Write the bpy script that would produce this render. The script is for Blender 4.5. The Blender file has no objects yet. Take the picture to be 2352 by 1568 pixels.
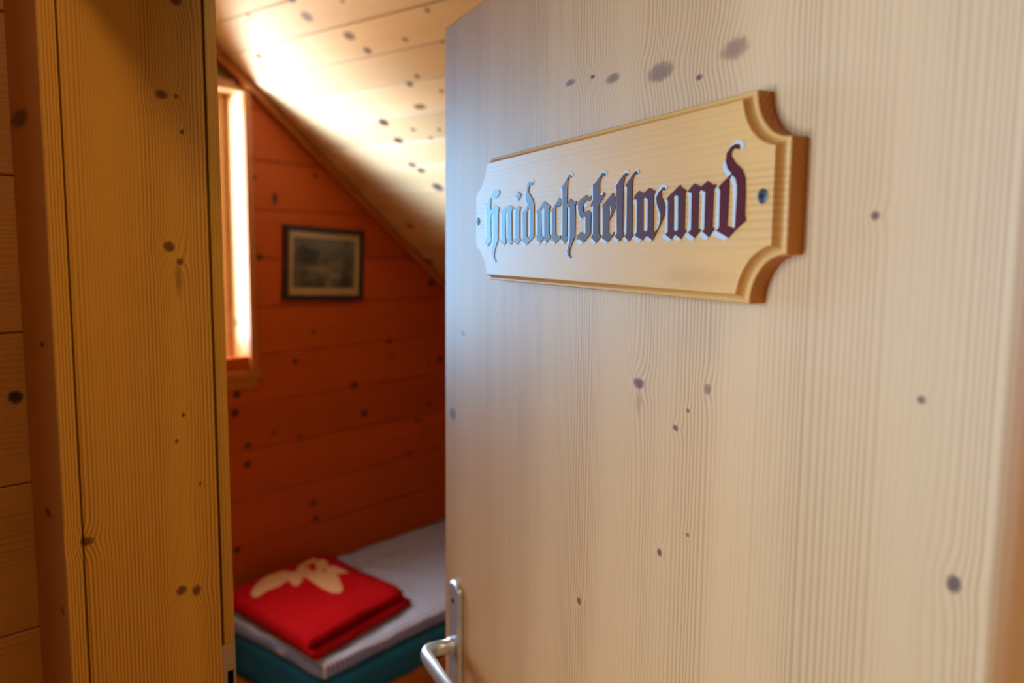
import bpy, bmesh, math, random
from mathutils import Vector, Matrix, noise
from mathutils.geometry import tessellate_polygon
random.seed(7)
S = bpy.context.scene
COL = S.collection

# ------------------------------------------------------------------ camera
PW, PH, FPX = 2352.0, 1568.0, 1865.0
PITCH, ROLL = math.atan(209/FPX), 0.0088
CAM = Vector((.903, -.421, 1.60))
_f = Vector((-.70711, .70711, 0)); _u = Vector((0, 0, 1)); _r = _f.cross(_u)
FW = _f*math.cos(PITCH) - _u*math.sin(PITCH)
_u2 = _u*math.cos(PITCH) + _f*math.sin(PITCH)
RT = _r*math.cos(ROLL) + _u2*math.sin(ROLL)
UP = _u2*math.cos(ROLL) - _r*math.sin(ROLL)
cd = bpy.data.cameras.new('camera'); cam = bpy.data.objects.new('camera', cd); COL.objects.link(cam)
cam.matrix_world = Matrix(((RT.x, UP.x, -FW.x, CAM.x), (RT.y, UP.y, -FW.y, CAM.y), (RT.z, UP.z, -FW.z, CAM.z), (0, 0, 0, 1)))
cd.sensor_width = 36; cd.lens = FPX/PW*36; cd.clip_start = .01
cd.dof.use_dof = True; cd.dof.focus_distance = .71; cd.dof.aperture_fstop = 4.6
S.camera = cam

# ------------------------------------------------------------------ light
WORLD_STRENGTH = 7.5
SNOW_POWER = 145.0
LAMP_POWER = 5.5
EXPOSURE = 1.3
S.view_settings.view_transform = 'Standard'; S.view_settings.look = 'None'
S.view_settings.gamma = 1; S.view_settings.use_curve_mapping = False; S.view_settings.exposure = EXPOSURE
S.cycles.use_denoising = True
S.cycles.max_bounces = 5; S.cycles.diffuse_bounces = 4; S.cycles.glossy_bounces = 3
S.cycles.use_adaptive_sampling = True; S.cycles.adaptive_threshold = .1; S.cycles.adaptive_min_samples = 16
S.cycles.sample_clamp_indirect = 6
w = bpy.data.worlds.new('overcast_sky'); S.world = w; w.use_nodes = True
_n = w.node_tree; _tc = _n.nodes.new('ShaderNodeTexCoord'); _sx = _n.nodes.new('ShaderNodeSeparateXYZ'); _cr = _n.nodes.new('ShaderNodeValToRGB')
_n.links.new(_tc.outputs['Generated'], _sx.inputs[0]); _mp = _n.nodes.new('ShaderNodeMath'); _mp.operation = 'MULTIPLY_ADD'; _mp.inputs[1].default_value = .5; _mp.inputs[2].default_value = .5; _n.links.new(_sx.outputs[2], _mp.inputs[0]); _n.links.new(_mp.outputs[0], _cr.inputs[0]); _n.links.new(_cr.outputs[0], _n.nodes['Background'].inputs[0])
# sunlit ground, blue mountain haze at the horizon, bright sunlit cloud above
_cr.color_ramp.elements[0].position = .40; _cr.color_ramp.elements[0].color = (.80, .72, .62, 1)
for _q in (.46, .555): _cr.color_ramp.elements.new(_q).color = (.22, .58, 1.0, 1)
_cr.color_ramp.elements[3].position = .66; _cr.color_ramp.elements[3].color = (1.0, .90, .79, 1)
w.node_tree.nodes['Background'].inputs[1].default_value = WORLD_STRENGTH

def ray(x, y): return (FW*FPX + RT*(x-PW/2) - UP*(y-PH/2)).normalized()
def hit(x, y, n, d0):
    r = ray(x, y); n = Vector(n); return CAM + r*((d0 - n.dot(CAM))/n.dot(r))

# door leaf frame: P is the free outer edge, DT runs along the leaf to the hinge, DN faces the hall
TH = math.radians(21)
P0 = Vector((.054, .298, 0)); DT = Vector((math.cos(TH), -math.sin(TH), 0)); DN = Vector((-math.sin(TH), -math.cos(TH), 0)); Z = Vector((0, 0, 1))
def on_door(x, y, off=0.0):
    h = hit(x, y, DN, DN.dot(P0)+off); return ((h-P0).dot(DT), h.z)
# room frame: the room stands turned a little against the hall
DE = math.radians(6)
EX = Vector((math.cos(DE), math.sin(DE), 0)); EY = Vector((-math.sin(DE), math.cos(DE), 0))
BEDZ = .38
RO = hit(1020, 1187, Z, BEDZ); RO.z = 0
def RW(x, y, z): return RO + EX*x + EY*y + Z*z
def rloc(h): d = h-RO; return Vector((d.dot(EX), d.dot(EY), h.z))
SL = .7314; ZC = 1.457                      # sloping ceiling: z = ZC - SL*y
CN = (EY*SL + Z).normalized(); CV = (EY - Z*SL).normalized(); CO = RO + Z*ZC
def on_wall(x, y, X=0.0): return rloc(hit(x, y, EX, EX.dot(RO)+X))

def area(name, loc, target, sx, sy, power, col, portal=False):
    l = bpy.data.lights.new(name, 'AREA'); l.shape = 'RECTANGLE'; l.size = sx; l.size_y = sy; l.energy = power; l.color = col
    if portal: l.cycles.is_portal = True
    o = bpy.data.objects.new(name, l); COL.objects.link(o); o.location = loc
    o.rotation_euler = (Vector(target)-Vector(loc)).to_track_quat('-Z', 'Y').to_euler(); return o
# daylight: portals in both windows, and light thrown up by the sunlit snow below the bedroom window
WY0, WY1, WZ0, WZ1 = -1.86, -.995, 1.17, 2.13       # bedroom window opening (room frame)
HY0, HY1, HZ0, HZ1 = -2.40, -.76, 1.00, 2.18        # hall window opening
pc = RW(-.16, (WY0+WY1)/2, (WZ0+WZ1)/2); area('sky_portal_bedroom', pc, pc+EX, WY1-WY0, WZ1-WZ0, 1, (1, 1, 1), True)
hc = Vector((-.25, (HY0+HY1)/2, (HZ0+HZ1)/2)); area('sky_portal_hall', hc, hc+Vector((1, 0, 0)), HY1-HY0, HZ1-HZ0, 1, (1, 1, 1), True)
sc_ = RW(-1.90, -4.25, .25); area('sunlit_snow_light', sc_, RW(.05, -1.25, 1.90), 2.8, 2.0, SNOW_POWER, (.36, .55, 1.0)).data.spread = math.radians(36)

# ------------------------------------------------------------------ helpers
BASE = {}
def mk(name, verts, faces, mat, parent=None, origin=None, smooth=False):
    """verts in world space; the object's origin is put at its own base (or its parent's)"""
    if parent is not None: o0 = BASE[parent.name]
    else:
        if origin is None:
            xs = [v[0] for v in verts]; ys = [v[1] for v in verts]; zs = [v[2] for v in verts]
            origin = ((min(xs)+max(xs))/2, (min(ys)+max(ys))/2, min(zs))
        o0 = Vector(origin)
    me = bpy.data.meshes.new(name)
    me.from_pydata([tuple(Vector(v)-o0) for v in verts], [], faces); me.update()
    bm = bmesh.new(); bm.from_mesh(me); bmesh.ops.recalc_face_normals(bm, faces=bm.faces); bm.to_mesh(me); bm.free()
    if smooth:
        for p in me.polygons: p.use_smooth = True
    o = bpy.data.objects.new(name, me); COL.objects.link(o)
    if mat: me.materials.append(mat)
    if parent is not None: o.parent = parent
    else: o.location = o0
    BASE[o.name] = o0
    return o
def empty(name, loc):
    o = bpy.data.objects.new(name, None); COL.objects.link(o); o.location = loc; o.empty_display_size = .05
    BASE[o.name] = Vector(loc); return o
def tag(o, label=None, cat=None, group=None, kind=None):
    for k, v in (('label', label), ('category', cat), ('group', group), ('kind', kind)):
        if v: o[k] = v
    return o
def part_label(o, l): o['label'] = l; return o
class MB:
    def __init__(s): s.v = []; s.f = []
    def add(s, v, f): b = len(s.v); s.v += [Vector(x) for x in v]; s.f += [tuple(i+b for i in q) for q in f]; return s
    def box(s, a, b):
        (x0, y0, z0), (x1, y1, z1) = a, b
        return s.add([(x0,y0,z0),(x1,y0,z0),(x1,y1,z0),(x0,y1,z0),(x0,y0,z1),(x1,y0,z1),(x1,y1,z1),(x0,y1,z1)], [(0,3,2,1),(4,5,6,7),(0,1,5,4),(1,2,6,5),(2,3,7,6),(3,0,4,7)])
    def obox(s, o, U, V, N, u, v, n, c=0.0):
        poly = [(u[0],v[0]),(u[1],v[0]),(u[1],v[1]),(u[0],v[1])]
        return s.prism(poly, o, U, V, N, n[0], n[1], c)
    def prism(s, poly, o, U, V, N, n0, n1, c=0.0):
        """polygon (u,v) extruded from n0 to n1 along N, front edge chamfered by c"""
        k = len(poly)
        a = sum(poly[i][0]*poly[(i+1)%k][1]-poly[(i+1)%k][0]*poly[i][1] for i in range(k))
        if a < 0: poly = poly[::-1]
        rings = [(poly, n0), (poly, n1-c*(1 if n1 > n0 else -1))]
        if c > 0: rings.append((inset(poly, c), n1))
        vs = [o+U*p[0]+V*p[1]+N*n for pl, n in rings for p in pl]
        fs = [tuple(range(k))[::-1], tuple(range((len(rings)-1)*k, len(rings)*k))]
        for r in range(len(rings)-1):
            for i in range(k):
                j = (i+1) % k; fs.append((r*k+i, r*k+j, (r+1)*k+j, (r+1)*k+i))
        return s.add(vs, fs)
    def tube(s, pts, rad, n=14, squash=None):
        pts = [Vector(p) for p in pts]; m = len(pts); rings = []
        up = Vector((0, 0, 1))
        for i, p in enumerate(pts):
            d = (pts[min(i+1, m-1)]-pts[max(i-1, 0)]).normalized()
            a = d.cross(up)
            a = a.normalized() if a.length > 1e-4 else Vector((1, 0, 0))
            b = a.cross(d); ra, rb = rad[i] if isinstance(rad[i], tuple) else (rad[i], rad[i])
            rings.append([p+a*math.cos(t)*ra+b*math.sin(t)*rb for t in [2*math.pi*q/n for q in range(n)]])
        vs = [v for r in rings for v in r]; fs = [tuple(range(n))[::-1], tuple(range((m-1)*n, m*n))]
        for r in range(m-1):
            for i in range(n): j = (i+1) % n; fs.append((r*n+i, r*n+j, (r+1)*n+j, (r+1)*n+i))
        return s.add(vs, fs)
    def build(s, name, mat, parent=None, origin=None, smooth=False): return mk(name, s.v, s.f, mat, parent, origin, smooth)
def inset(poly, c):
    k = len(poly); out = []
    for i in range(k):
        p0, p1, p2 = Vector(poly[i-1]), Vector(poly[i]), Vector(poly[(i+1) % k])
        d1, d2 = (p1-p0).normalized(), (p2-p1).normalized()
        n1, n2 = Vector((-d1.y, d1.x)), Vector((-d2.y, d2.x))
        q = n1+n2; l = q.dot(n1)
        out.append(tuple(p1+q*(c/max(l, .2))))
    return out
def clip(poly, a, b, c):
    """keep a*u+b*v <= c"""
    out = []
    for i in range(len(poly)):
        p, q = poly[i], poly[(i+1) % len(poly)]
        fp, fq = a*p[0]+b*p[1]-c, a*q[0]+b*q[1]-c
        if fp <= 0: out.append(p)
        if (fp < 0 < fq) or (fq < 0 < fp):
            t = fp/(fp-fq); out.append((p[0]+(q[0]-p[0])*t, p[1]+(q[1]-p[1])*t))
    return out if len(out) > 2 else None

# ------------------------------------------------------------------ materials
def new_mat(name):
    m = bpy.data.materials.new(name); m.use_nodes = True
    return m, m.node_tree, m.node_tree.nodes['Principled BSDF']
def mth(nt, op, a, b=None, c=None):
    n = nt.nodes.new('ShaderNodeMath'); n.operation = op
    for i, x in enumerate((a, b, c)):
        if x is None: continue
        if isinstance(x, (int, float)): n.inputs[i].default_value = x
        else: nt.links.new(x, n.inputs[i])
    return n.outputs[0]
def mix(nt, fac, a, b, mode='MIX'):
    n = nt.nodes.new('ShaderNodeMix'); n.data_type = 'RGBA'; n.blend_type = mode
    for i, x in ((0, fac), (6, a), (7, b)):
        if isinstance(x, (int, float)): n.inputs[i].default_value = x
        elif isinstance(x, tuple): n.inputs[i].default_value = (*x[:3], 1)
        else: nt.links.new(x, n.inputs[i])
    return n.outputs[2]
def mrange(nt, v, a, b, c, d, smooth=True):
    n = nt.nodes.new('ShaderNodeMapRange'); n.interpolation_type = 'SMOOTHSTEP' if smooth else 'LINEAR'
    nt.links.new(v, n.inputs[0])
    for i, x in enumerate((a, b, c, d)): n.inputs[i+1].default_value = x
    return n.outputs[0]
def noise2(nt, u, v, su, sv, detail=2.0, rough=.5, seed=0.0):
    c = nt.nodes.new('ShaderNodeCombineXYZ')
    nt.links.new(mth(nt, 'MULTIPLY', u, su), c.inputs[0]); nt.links.new(mth(nt, 'MULTIPLY', v, sv), c.inputs[1])
    if isinstance(seed, (int, float)): c.inputs[2].default_value = seed
    else: nt.links.new(seed, c.inputs[2])
    n = nt.nodes.new('ShaderNodeTexNoise'); n.noise_dimensions = '3D'; n.inputs['Scale'].default_value = 1
    n.inputs['Detail'].default_value = detail; n.inputs['Roughness'].default_value = rough
    nt.links.new(c.outputs[0], n.inputs['Vector']); return n.outputs['Fac']
def uvnodes(nt, U, V, org=(0, 0, 0)):
    g = nt.nodes.new('ShaderNodeNewGeometry'); out = []
    for A in (U, V):
        d = nt.nodes.new('ShaderNodeVectorMath'); d.operation = 'DOT_PRODUCT'
        nt.links.new(g.outputs['Position'], d.inputs[0]); d.inputs[1].default_value = tuple(A)
        out.append(mth(nt, 'SUBTRACT', d.outputs['Value'], Vector(A).dot(Vector(org))))
    return out
def wood(name, light, dark, U, V, org=(0, 0, 0), ring=.004, contrast=.6, knots=(), knot_col=(.10, .045, .02), rough=.4, spec=.5, coat=0.0, coat_rough=.2, rand=0.0, warp=.012, bump=.08, seed=0.0, tone=.12, broad=5.0, stave=0.0, halo=None, fade=None):
    """U across the grain, V along it, knots = (u, v, ru, rv, strength)"""
    m, nt, bs = new_mat(name)
    u, v = uvnodes(nt, U, V, org)
    sd = seed
    if rand > 0:
        oi = nt.nodes.new('ShaderNodeObjectInfo')
        sd = mth(nt, 'MULTIPLY_ADD', oi.outputs['Random'], 37.0, seed)
    ph = mth(nt, 'MULTIPLY_ADD', noise2(nt, u, v, 4, .4, 1, .5, sd), warp*2, u)
    ph = mth(nt, 'MULTIPLY_ADD', noise2(nt, u, v, 40, .35, 1, .5, sd), ring*2.6, ph)
    ph = mth(nt, 'MULTIPLY', ph, 1/ring)
    mask = None
    wob = noise2(nt, u, v, 160, 160, 2, .6, 3.3) if knots else None
    for (ku, kv, ru, rv, st) in knots:
        du = mth(nt, 'MULTIPLY_ADD', u, 1/ru, -ku/ru); dv = mth(nt, 'MULTIPLY_ADD', v, 1/rv, -kv/rv)
        d2 = mth(nt, 'MULTIPLY_ADD', dv, dv, mth(nt, 'MULTIPLY', du, du))
        e = mth(nt, 'EXPONENT', mth(nt, 'MULTIPLY', d2, -.16))
        ph = mth(nt, 'MULTIPLY_ADD', e, min(1.5, .8*ru/ring), ph)
        k = mrange(nt, mth(nt, 'MULTIPLY_ADD', wob, .9, d2), .35, 1.75, st, 0.0)
        mask = k if mask is None else mth(nt, 'MAXIMUM', mask, k)
    fr = mth(nt, 'FRACT', ph)
    g = mth(nt, 'MULTIPLY', mrange(nt, fr, .25, .8, 0, 1), mrange(nt, fr, .86, 1.0, 1, 0))
    g = mth(nt, 'MULTIPLY', g, mrange(nt, noise2(nt, u, v, 17, .7, 2, .6, 9.1), .34, .66, .08, 1.15))
    if fade: g = mth(nt, 'MULTIPLY', g, mrange(nt, u, fade[0], fade[1], .12, 1.0))
    fib = noise2(nt, u, v, 900, 14, 2, .6, 5.0)
    g2 = mth(nt, 'MULTIPLY_ADD', mth(nt, 'SUBTRACT', fib, .5), .35, mth(nt, 'MULTIPLY', g, contrast))
    c = mix(nt, g2, light, dark)
    tv = mth(nt, 'MULTIPLY_ADD', mth(nt, 'SUBTRACT', noise2(nt, u, v, broad, .45, 2, .5, sd if rand > 0 else 1.7+seed), .5), 2*tone*1.6, 1.0)
    if rand > 0: tv = mth(nt, 'ADD', tv, mth(nt, 'MULTIPLY_ADD', oi.outputs['Random'], rand*2, -rand))
    if stave > 0:
        wn = nt.nodes.new('ShaderNodeTexWhiteNoise'); wn.noise_dimensions = '1D'
        nt.links.new(mth(nt, 'FLOOR', mth(nt, 'MULTIPLY_ADD', u, 1/.118, 5.6)), wn.inputs['W'])
        tv = mth(nt, 'ADD', tv, mth(nt, 'MULTIPLY_ADD', wn.outputs['Value'], stave*2, -stave))
    cm = nt.nodes.new('ShaderNodeVectorMath'); cm.operation = 'SCALE'; nt.links.new(c, cm.inputs[0]); nt.links.new(tv, cm.inputs['Scale'])
    c = cm.outputs[0]
    if mask is not None:
        hl = halo or tuple(.55*a+.45*b for a, b in zip(dark, knot_col))
        c = mix(nt, mrange(nt, mask, 0, .4, 0, .8), c, hl); c = mix(nt, mrange(nt, mask, .2, .85, 0, 1), c, knot_col)
    nt.links.new(c, bs.inputs['Base Color'])
    bs.inputs['Roughness'].default_value = rough; bs.inputs['Specular IOR Level'].default_value = spec
    bs.inputs['Coat Weight'].default_value = coat; bs.inputs['Coat Roughness'].default_value = coat_rough
    if bump > 0:
        b = nt.nodes.new('ShaderNodeBump'); b.inputs['Strength'].default_value = bump; b.inputs['Distance'].default_value = .0008
        nt.links.new(mth(nt, 'MULTIPLY', g2, -1.0), b.inputs['Height']); nt.links.new(b.outputs[0], bs.inputs['Normal'])
    return m
def plain(name, col, rough=.5, metal=0.0, spec=.5, coat=0.0, coat_rough=.1):
    m, nt, bs = new_mat(name)
    n = nt.nodes.new('ShaderNodeTexNoise'); n.inputs['Scale'].default_value = 60
    g = nt.nodes.new('ShaderNodeNewGeometry'); nt.links.new(g.outputs['Position'], n.inputs['Vector'])
    a = tuple(x*.92 for x in col); b = tuple(min(1, x*1.08) for x in col)
    nt.links.new(mix(nt, n.outputs['Fac'], a, b), bs.inputs['Base Color'])
    bs.inputs['Roughness'].default_value = rough; bs.inputs['Metallic'].default_value = metal; bs.inputs['Specular IOR Level'].default_value = spec
    bs.inputs['Coat Weight'].default_value = coat; bs.inputs['Coat Roughness'].default_value = coat_rough
    return m
def kpx(lst, fn):
    """knots given as (px, py, rx, ry[, strength]) in photo pixels"""
    out = []
    for q in lst:
        x, y, rx, ry = q[:4]; st = q[4] if len(q) > 4 else .85
        c = fn(x, y); a = fn(x+rx, y); b = fn(x, y+ry)
        out.append((c[0], c[1], max(abs(a[0]-c[0]), abs(b[0]-c[0]), 1e-4), max(abs(a[1]-c[1]), abs(b[1]-c[1]), 1e-4), st))
    return out

X_, Y_ = Vector((1, 0, 0)), Vector((0, 1, 0))
DOOR_KN = [(1517,165,36,26,.52),(1687,112,40,30,.42),(1408,180,20,13,.55),(1310,190,13,9,.65),(1361,176,6,6,.8),(1606,177,9,9,.8),(2010,495,13,12,.8),(2117,918,13,12,.75),(2190,1340,22,24,.85),(1467,880,14,15,.75),(1625,893,10,15,.5),(1551,982,8,8,.75),(1580,943,5,6,.7),(1040,950,9,17,.6),(1330,1380,6,10,.7),(1515,1268,7,10,.7),(1579,1228,5,6,.6),(1064,765,5,8,.5),(2100,1400,26,95,.03),(1467,925,8,40,.22)]
M_DOOR = wood('pale_pine_door', (.66,.43,.215), (.43,.23,.09), DT, Z, P0, ring=.0052, contrast=.6, knots=kpx(DOOR_KN, on_door), halo=(.34,.17,.085), knot_col=(.12,.052,.028), rough=.49, spec=.6, coat=0, coat_rough=.27, tone=.05, broad=11, bump=.04, stave=.035, warp=.009)
M_SIGN = wood('honey_pine_sign', (.70,.39,.115), (.46,.205,.045), Z, DT, P0, ring=.0046, contrast=.5, knots=[(1.583,.585,.010,.055,.16),(1.583,.585,.004,.028,.1),(1.571,.40,.004,.1,.06)], knot_col=(.42,.20,.06), rough=.38, spec=.45, coat=0, coat_rough=.22, tone=.05, warp=.002, bump=.02, fade=(1.588, 1.612))
M_SIGNEND = wood('sign_end_grain', (.52,.20,.03), (.34,.11,.014), (DN*.8+Z*.6), (Z*.8-DN*.6), P0, ring=.0035, contrast=.6, rough=.5, tone=.05, bump=.05)
def on_reveal(x, y): h = hit(x, y, X_, 0.0); return (h.y, h.z)
REV_KN = [(370,217,17,12),(404,221,6,6),(418,303,6,6),(388,566,15,14),(413,601,9,9),(403,0,15,14),(421,953,5,6),(406,1013,5,6),(460,1110,4,5),(200,1243,18,12),(417,1355,14,12),(452,1355,12,14),(410,640,10,55,.3),(432,1200,14,70,.04)]
M_JAMB = wood('amber_pine_jamb', (.48,.24,.022), (.25,.10,.005), Y_, Z, ring=.0038, contrast=.8, knots=kpx(REV_KN, on_reveal), knot_col=(.12,.036,.005), rough=.5, spec=.25, tone=.1, warp=.006, broad=14)
def on_casing(x, y): h = hit(x, y, Y_, -.172); return (h.x, h.z)
M_CASING = wood('amber_pine_casing', (.30,.115,.014), (.19,.06,.006), X_, Z, ring=.005, contrast=.4, knots=kpx([(45,272,24,24),(96,791,6,7),(111,1177,9,11),(144,1403,5,11)], on_casing), knot_col=(.06,.02,.006), rough=.5, tone=.06)  # shade on the casing front is put into this darker colour
def on_hall(x, y): h = hit(x, y, X_, -.1135); return (h.z, h.y)
M_HALL = wood('hall_wall_boards', (.30,.125,.018), (.2,.07,.009), Z, Y_, ring=.006, contrast=.45, knots=kpx([(36,912,20,18)], on_hall), knot_col=(.014,.006,.003), rough=.5, spec=.3, rand=.06, tone=.1)
WALL_KN = [(582,407,9,9),(563,311,6,6),(579,360,6,7),(725,403,7,7),(631,456,7,18),(596,590,9,8),(894,784,8,8),(814,884,9,9),(721,763,6,6),(837,949,9,9),(544,906,10,10),(540,948,12,12),(678,831,7,7),(899,820,5,5),(990,651,9,9),(1011,825,7,9),(985,929,6,7),(570,1023,9,8),(568,1066,10,9),(628,995,6,6),(690,1003,7,6),(960,965,7,6),(940,1040,6,6),(720,1155,9,8),(725,1190,8,7),(545,1262,9,9)]
def on_pw(x, y): q = on_wall(x, y); return (q.z, q.y)
M_WALL = wood('larch_room_boards', (.48,.076,.004), (.34,.044,.002), Z, EY, RO, ring=.007, contrast=.35, knots=kpx(WALL_KN, on_pw), knot_col=(.06,.02,.006), rough=.5, spec=.2, rand=.07, tone=.1)
def on_ceil(x, y): h = hit(x, y, CN, CN.dot(CO)); return ((h-CO).dot(CV), (h-CO).dot(EX))
CEIL_KN = [(705,38,12,18),(802,82,16,14),(844,116,11,10),(594,128,12,9),(600,158,8,8,.7),(571,35,8,8,.6),(931,91,8,8,.7),(1016,96,6,6,.6),(941,193,9,8),(958,175,7,7),(1014,209,7,7,.6),(965,245,18,9,.6),(881,281,14,11),(915,323,13,10),(949,298,7,6,.7),(1009,298,6,6,.7),(990,317,6,5,.7),(947,379,11,8),(968,391,10,7),(1006,430,14,11),(982,24,8,8,.7),(671,0,12,10),(786,3,8,7,.7),(987,600,8,7),(941,519,7,7),(712,150,5,5,.5),(652,168,6,5,.5)]
M_CEIL = wood('pine_ceiling_planks', (.64,.40,.165), (.52,.28,.095), CV, EX, CO, ring=.007, contrast=.4, knots=kpx(CEIL_KN, on_ceil), knot_col=(.05,.022,.012), rough=.4, rand=.2, tone=.15)
M_ROOMTRIM = wood('amber_room_trim', (.46,.13,.012), (.33,.075,.006), EY, Z, RO, ring=.006, contrast=.35, rough=.4)
M_WINWOOD = wood('window_pine', (.66,.36,.12), (.5,.22,.06), EX, Z, RO, ring=.006, contrast=.4, knots=[(-.07,1.335,.012,.02,.7),(-.05,1.9,.01,.02,.5)], rough=.4)
M_FLOOR = wood('floor_boards', (.45,.25,.10), (.3,.15,.05), X_, Y_, ring=.008, contrast=.4, rough=.45, rand=.08)
M_BACK = wood('rough_backing', (.42,.22,.08), (.3,.14,.05), Z, X_, ring=.008, contrast=.4, rough=.6)
M_LETTER = plain('wine_red_paint', (.085,.006,.010), rough=.27, spec=.35)
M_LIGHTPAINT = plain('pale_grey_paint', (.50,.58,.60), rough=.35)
M_ALU = plain('brushed_aluminium', (.66,.77,.90), rough=.42, metal=.9)
M_STEEL = plain('dull_steel', (.32,.24,.15), rough=.45, metal=.8)
M_SCREW = plain('dark_screw_steel', (.10,.10,.11), rough=.35, metal=.9)
M_HOLE = plain('lock_hole_black', (.006,.005,.004), rough=.9)
M_SEAL = plain('brown_rubber_seal', (.05,.02,.006), rough=.8)
M_FRAME = plain('dark_brown_frame', (.018,.006,.006), rough=.5)
M_MAT = plain('cream_mat_board', (.62,.36,.14), rough=.8)
M_WHITE = plain('white_lacquer', (.8,.78,.76), rough=.4)
M_MATTRESS = plain('teal_mattress_ticking', (.004,.14,.30), rough=.85)
M_RED = plain('red_wool', (.50,.004,.010), rough=.95, spec=.1)
M_BEIGE = plain('beige_wool', (.72,.42,.24), rough=.95, spec=.1)
M_LAMP, _nt, _bs = new_mat('warm_lamp_glass'); _bs.inputs['Base Color'].default_value = (.9,.85,.75,1); _bs.inputs['Emission Color'].default_value = (1,.78,.5,1); _bs.inputs['Emission Strength'].default_value = 6
def glass(name):
    m = bpy.data.materials.new(name); m.use_nodes = True; nt = m.node_tree; nt.nodes.clear()
    o = nt.nodes.new('ShaderNodeOutputMaterial'); t = nt.nodes.new('ShaderNodeBsdfTransparent'); g = nt.nodes.new('ShaderNodeBsdfGlossy'); mx = nt.nodes.new('ShaderNodeMixShader'); lw = nt.nodes.new('ShaderNodeLayerWeight'); lw.inputs[0].default_value = .5
    t.inputs[0].default_value = (.96,.98,.97,1); g.inputs['Roughness'].default_value = .02; _p = mth(nt, 'MULTIPLY_ADD', mth(nt, 'POWER', lw.outputs['Facing'], 4.0), .5, .03)
    nt.links.new(_p, mx.inputs[0]); nt.links.new(t.outputs[0], mx.inputs[1]); nt.links.new(g.outputs[0], mx.inputs[2]); nt.links.new(mx.outputs[0], o.inputs[0]); return m
M_GLASS = glass('window_glass')
def quilt_mat():
    m, nt, bs = new_mat('blue_white_check_cotton'); u, v = uvnodes(nt, EX, EY, RO)
    def st(x): return mrange(nt, mth(nt, 'SINE', mth(nt, 'MULTIPLY', x, 2*math.pi/.017)), -.25, .25, 0, 1)
    f = mth(nt, 'MULTIPLY', mth(nt, 'ADD', st(u), st(v)), .5)
    nt.links.new(mix(nt, f, (.82,.86,1.0), (.12,.22,.66)), bs.inputs['Base Color']); bs.inputs['Roughness'].default_value = .9
    b = nt.nodes.new('ShaderNodeBump'); b.inputs['Strength'].default_value = .6; b.inputs['Distance'].default_value = .003
    nt.links.new(f, b.inputs['Height']); nt.links.new(b.outputs[0], bs.inputs['Normal']); return m
M_QUILT = quilt_mat()
def print_mat(o, U, V):
    m, nt, bs = new_mat('grey_landscape_print'); u, v = uvnodes(nt, U, V, o)
    n = noise2(nt, u, v, 26, 34, 4, .6, 2.0)
    c = mix(nt, mrange(nt, n, .3, .7, 0, 1), (.035,.026,.014), (.20,.14,.08))
    for (a, b, ra, rb, col, s) in [(-.075,.04,.055,.05,(.012,.010,.008),.85),(0,.07,.10,.025,(.16,.12,.10),.7),(.09,.05,.05,.03,(.12,.10,.06),.6),(-.02,-.02,.07,.012,(.30,.19,.11),.85),(.05,-.045,.035,.016,(.34,.22,.15),.85),(.02,-.075,.02,.02,(.28,.17,.07),.8),(.06,.0,.05,.02,(.26,.16,.09),.6),(.10,-.07,.035,.035,(.012,.012,.01),.85),(.05,-.062,.02,.006,(.02,.012,.005),.9),(-.06,-.08,.06,.02,(.05,.036,.008),.6),(.11,.005,.03,.03,(.03,.02,.012),.6)]:
        du = mth(nt, 'MULTIPLY_ADD', u, 1/ra, -a/ra); dv = mth(nt, 'MULTIPLY_ADD', v, 1/rb, -b/rb)
        d2 = mth(nt, 'MULTIPLY_ADD', dv, dv, mth(nt, 'MULTIPLY', du, du))
        c = mix(nt, mrange(nt, mth(nt, 'MULTIPLY_ADD', n, .8, d2), .7, 1.8, s, 0), c, col)
    nt.links.new(c, bs.inputs['Base Color']); bs.inputs['Roughness'].default_value = .6; return m

# ------------------------------------------------------------------ room shell
def struct(o, label, cat): return tag(o, label, cat, None, 'structure')
m = MB().box((-4.2, -2.65, -.1), (3.6, 4.6, 0)); struct(m.build('floor', M_FLOOR), 'brown wooden floor under the hall and the bedroom', 'floor')

# bedroom wall with the window and the picture (room frame, x = 0 plane)
def rbox(mb, x, y, z, c=0): return mb.prism([(y[0],z[0]),(y[1],z[0]),(y[1],z[1]),(y[0],z[1])], RO, EY, Z, EX, x[0], x[1], c)
mb = MB()
for y, z in (((-1.97, WY0-.02), (0, 3.3)), ((WY1+.02, 1.25), (0, 3.3)), ((WY0-.02, WY1+.02), (0, WZ0-.02)), ((WY0-.02, WY1+.02), (WZ1+.02, 3.3))): rbox(mb, (-.15, -.02), y, z)
wall_l = struct(mb.build('wall_left', M_BACK), 'reddish brown boarded bedroom wall behind the bed', 'wall')
nE = EY.dot(Y_)*1.0
def under_roof(poly): return clip(poly, SL, 1, ZC-.004)
def clip_y0(poly):                      # keep clear of the wall the door is in: world y >= .014
    return clip(poly, -EY.y, 0, RO.y-.016) if poly else None
z = 1.221-.171*7
while z < 3.1:
    for y0, y1 in ((-1.96, WY0-.03), (WY1+.03, 1.0)) if WZ0-.03 < z+.08 < WZ1+.1 else ((-1.96, 1.0),):
        p = [(y0, max(z, 0)+.0008), (y1, max(z, 0)+.0008), (y1, z+.1702), (y0, z+.1702)]
        p = under_roof(p); p = clip_y0(p) if p else None
        if p: MB().prism(p, RO, EY, Z, EX, -.0195, 0, .003).build('board', M_WALL, wall_l)
    z += .171
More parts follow.
